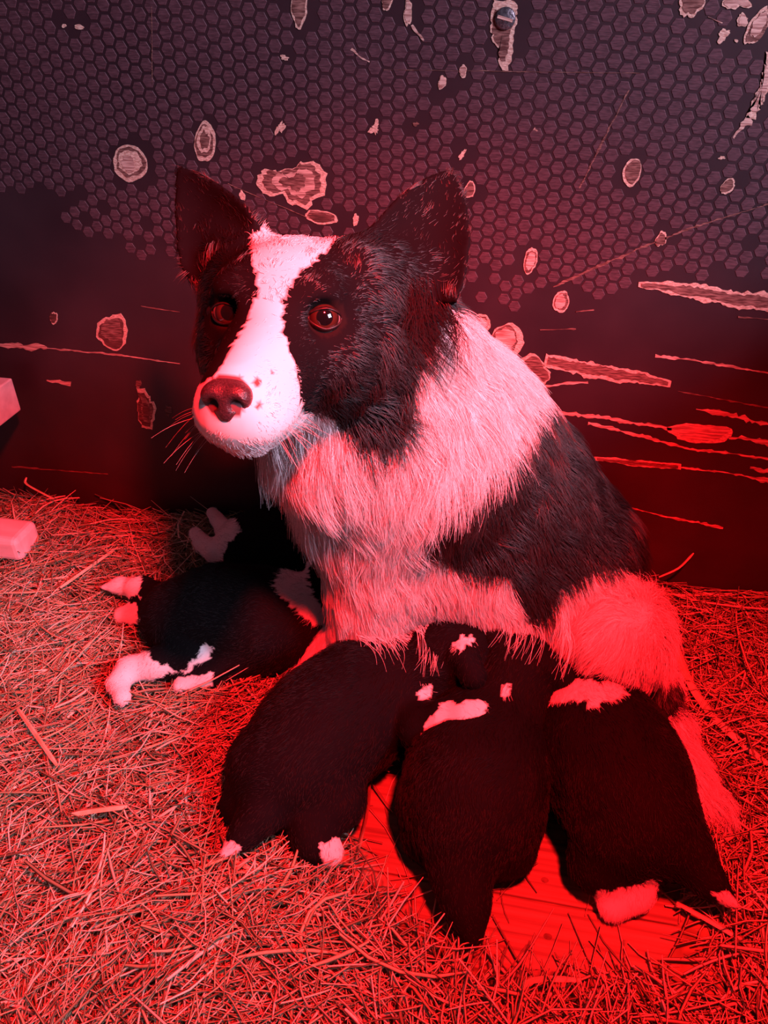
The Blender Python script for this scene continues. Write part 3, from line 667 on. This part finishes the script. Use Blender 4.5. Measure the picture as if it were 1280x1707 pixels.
# second: white tail tip, white hind leg and collar
puppy('black puppy lying left with white tail tip, white hind leg and broad white collar', [(Z(300, 1030, .055), .048), (Z(370, 1025, .062), .055), (Z(450, 1035, .065), .056), (Z(505, 1030, .07), .046)],
      [([(Z(262, 995, .06), .020), (Z(235, 982, .055), .015), (Z(200, 976, .05), .009), (Z(172, 979, .048), .004)],),
       ([(Z(270, 1030, .04), .022), (Z(235, 1025, .035), .014), (Z(205, 1026, .03), .012)],),
       ([(Z(310, 1065, .05), .036), (Z(320, 1098, .045), .026), (Z(262, 1106, .050), .018), (Z(215, 1116, .048), .014), (Z(196, 1138, .046), .011), (Z(204, 1162, .044), .010)], .008),
       ([(Z(420, 1090, .045), .026), (Z(350, 1126, .042), .012), (Z(298, 1144, .040), .007)],),
       ([(Z(500, 1070, .05), .036), (Z(535, 1085, .03), .02)],)],
      [([(150, 950), (236, 962), (232, 995), (150, 1000)], WHITE), ([(170, 1000), (226, 1005), (232, 1040), (170, 1045)], WHITE),
       ([(170, 1175), (170, 1110), (240, 1080), (262, 1105), (300, 1120), (326, 1098), (338, 1074), (358, 1078), (350, 1096), (318, 1116), (262, 1130), (232, 1180)], WHITE), ([(285, 1132), (352, 1122), (356, 1145), (285, 1160)], WHITE),
       ([(455, 975), (480, 930), (505, 900), (520, 930), (512, 965), (528, 1000), (560, 1030), (550, 1048), (510, 1035), (478, 1000)], WHITE)],
      24000, 3, head=(Z(548, 985, .085), (.9, .5, 0), (0, -.2, 1), 0))
# third: nearest left
puppy('black puppy at front left with white hind paw and outstretched white forepaw', [(Z(482, 1275, .070), .054), (Z(540, 1215, .078), .057), (Z(610, 1165, .080), .056), (Z(685, 1138, .088), .045), (Z(728, 1108, .118), .036)],
      [([(Z(530, 1290, .065), .040), (Z(560, 1335, .050), .026), (Z(515, 1385, .048), .016), (Z(520, 1405, .044), .013), (Z(550, 1420, .040), .0125)],),
       ([(Z(440, 1290, .065), .040), (Z(415, 1340, .045), .024), (Z(395, 1345, .028), .015), (Z(400, 1320, .02), .012)],),
       ([(Z(450, 1320, .070), .024), (Z(432, 1362, .065), .016), (Z(405, 1392, .058), .011), (Z(374, 1422, .052), .0045)],),
       ([(Z(668, 1180, .085), .030), (Z(704, 1212, .100), .024), (Z(740, 1198, .120), .0175), (Z(776, 1192, .132), .0145), (Z(793, 1189, .134), .0150)], .008)],
      [([(360, 1440), (370, 1398), (386, 1402), (402, 1412), (385, 1440)], WHITE), ([(534, 1405), (580, 1395), (580, 1450), (540, 1450)], WHITE), ([(704, 1232), (712, 1200), (735, 1172), (810, 1168), (810, 1210), (745, 1212)], WHITE),
       ([(752, 1078), (765, 1062), (790, 1055), (788, 1072), (768, 1084)], WHITE), ([(696, 1166), (706, 1146), (720, 1144), (716, 1164)], WHITE)],
      30000, 4, head=(Z(762, 1082, .138), (.95, .45, -.1), (-.1, -.1, 1), 0))
# fourth: centre, seen from behind
puppy('all black puppy in the centre seen from behind with its tail hanging straight down', [(Z(782, 1350, .065), .060), (Z(795, 1290, .075), .060), (Z(815, 1225, .080), .050), (Z(845, 1170, .088), .040), (Z(856, 1138, .110), .035)],
      [([(Z(715, 1340, .055), .030), (Z(720, 1390, .035), .026), (Z(735, 1420, .02), .018)],), ([(Z(840, 1370, .055), .036), (Z(838, 1410, .035), .028), (Z(820, 1430, .02), .018)],),
       ([(Z(765, 1400, .065), .028), (Z(765, 1460, .050), .0205), (Z(778, 1510, .040), .016), (Z(787, 1560, .030), .009)], .02), ([(Z(860, 1200, .06), .03), (Z(870, 1230, .03), .018)],)],
      [([(836, 1166), (842, 1142), (850, 1136), (849, 1160)], WHITE)], 30000, 5, head=(Z(864, 1104, .130), (.35, 1, -.1), (0, -.3, 1), 0))
# fifth: right
puppy('black puppy at right with white neck band, white hind paw and white tail tip', [(Z(1062, 1370, .070), .050), (Z(1035, 1310, .078), .057), (Z(1000, 1245, .082), .058), (Z(985, 1175, .088), .047)],
      [([(Z(1015, 1400, .060), .036), (Z(1000, 1435, .042), .026), (Z(1062, 1462, .030), .018), (Z(1055, 1488, .022), .014), (Z(1020, 1512, .015), .013)],),
       ([(Z(1100, 1380, .060), .034), (Z(1110, 1415, .04), .022), (Z(1120, 1440, .022), .016)],),
       ([(Z(1105, 1385, .075), .030), (Z(1148, 1425, .065), .017), (Z(1182, 1470, .055), .010), (Z(1225, 1508, .045), .004)], .02),
       ([(Z(930, 1200, .06), .030), (Z(925, 1240, .03), .02)],)],
      [([(908, 1170), (905, 1146), (960, 1132), (1035, 1140), (1046, 1158), (1000, 1172), (975, 1188), (985, 1166)], WHITE), ([(960, 1560), (994, 1486), (1040, 1482), (1092, 1464), (1100, 1500), (1050, 1570)], WHITE), ([(1184, 1488), (1206, 1482), (1245, 1520), (1215, 1525)], WHITE)],
      30000, 6, head=(Z(965, 1110, .10), (-.4, .9, .1), (0, 0, 1), 0))

# ------------------------------------------------------------------ white timbers at the left
p = aty(20, 630, -.03)
rail = mesh_obj('timber_rail', *box(p[0] - .045, p[0], -1.1, -.03, p[2] - .048, p[2]), M_white)
bv = rail.modifiers.new('bevel', 'BEVEL'); bv.width = .002; bv.segments = 2
props(rail, 'upper white-painted timber rail running out from the wall at left', 'timber')
p = atz(60, 866, .078)
brd = mesh_obj('timber_board', *box(p[0] - .5, p[0], p[1] - .052, p[1], .040, .078), M_white)
bv = brd.modifiers.new('bevel', 'BEVEL'); bv.width = .008; bv.segments = 3
props(brd, 'lower white-painted board end lying on the hay at left', 'board')

# ------------------------------------------------------------------ single stalks that stand out from the hay
M_stalk = noisy('stalk', (.42, .33, .20), (.66, .54, .40), (60, 60, 60), .55, .3, .2)
M_stalk_dark = noisy('dark_stalk', (.16, .12, .07), (.26, .20, .12), (60, 60, 60), .55, .3, .2)
def stalk(label, pts, wpx, mat=None, flat=.5):
    K = np.array([Z(a, b, z) for a, b, z in pts]); t = np.linspace(0, len(K) - 1, 9); P = np.stack([np.interp(t, np.arange(len(K)), K[:, i]) for i in range(3)], 1)
    for _ in range(2): P[1:-1] = (P[:-2] + 2 * P[1:-1] + P[2:]) / 4
    V, q = straw_mesh(P, wpx * pix(P[4])[2] / F, flat); o = mesh_obj('hay_stalk', V, q, mat or M_stalk, None, False)
    o.data.polygons.foreach_set('use_smooth', [False] * len(o.data.polygons)); props(o, label, 'straw', 'single stalks on the hay')
stalk('broad split reed lying right of the white knee', [(1118, 1055, .022), (1150, 1150, .024), (1205, 1215, .022), (1282, 1275, .02)], 15)
stalk('long straight stalk right of the white tail tip at lower right', [(1128, 1505, .018), (1200, 1545, .02), (1290, 1600, .02)], 9)
stalk('pale straight stalk alone at the left edge below the white board', [(30, 1182, .045), (62, 1228, .046), (95, 1276, .042)], 7)
stalk('long pale stalk pointing from the white tail tip up towards the wall', [(100, 980, .040), (150, 945, .044), (196, 912, .048)], 7)
stalk('dark thin curved stalk hanging down beside the bare boards', [(614, 1256, .03), (617, 1340, .02), (593, 1434, .02)], 5, M_stalk_dark)
stalk('curled flat blade at the bottom edge of the picture', [(888, 1698, .03), (862, 1655, .034), (882, 1628, .036), (968, 1634, .034)], 10)
stalk('short pale stub below the black tail at front left', [(374, 1427, .04), (405, 1442, .042), (440, 1460, .042)], 8)
stalk('broad pale blade lying flat at the far left of the hay', [(120, 1357, .04), (165, 1350, .042), (212, 1344, .042)], 11)
stalk('forked stalk sticking up in front of the wall at right', [(1098, 962, .05), (1132, 948, .06), (1156, 922, .075)], 4)
stalk('short stalk sticking up beside the white rail at the wall', [(44, 796, .09), (40, 806, .085), (90, 832, .07)], 4)
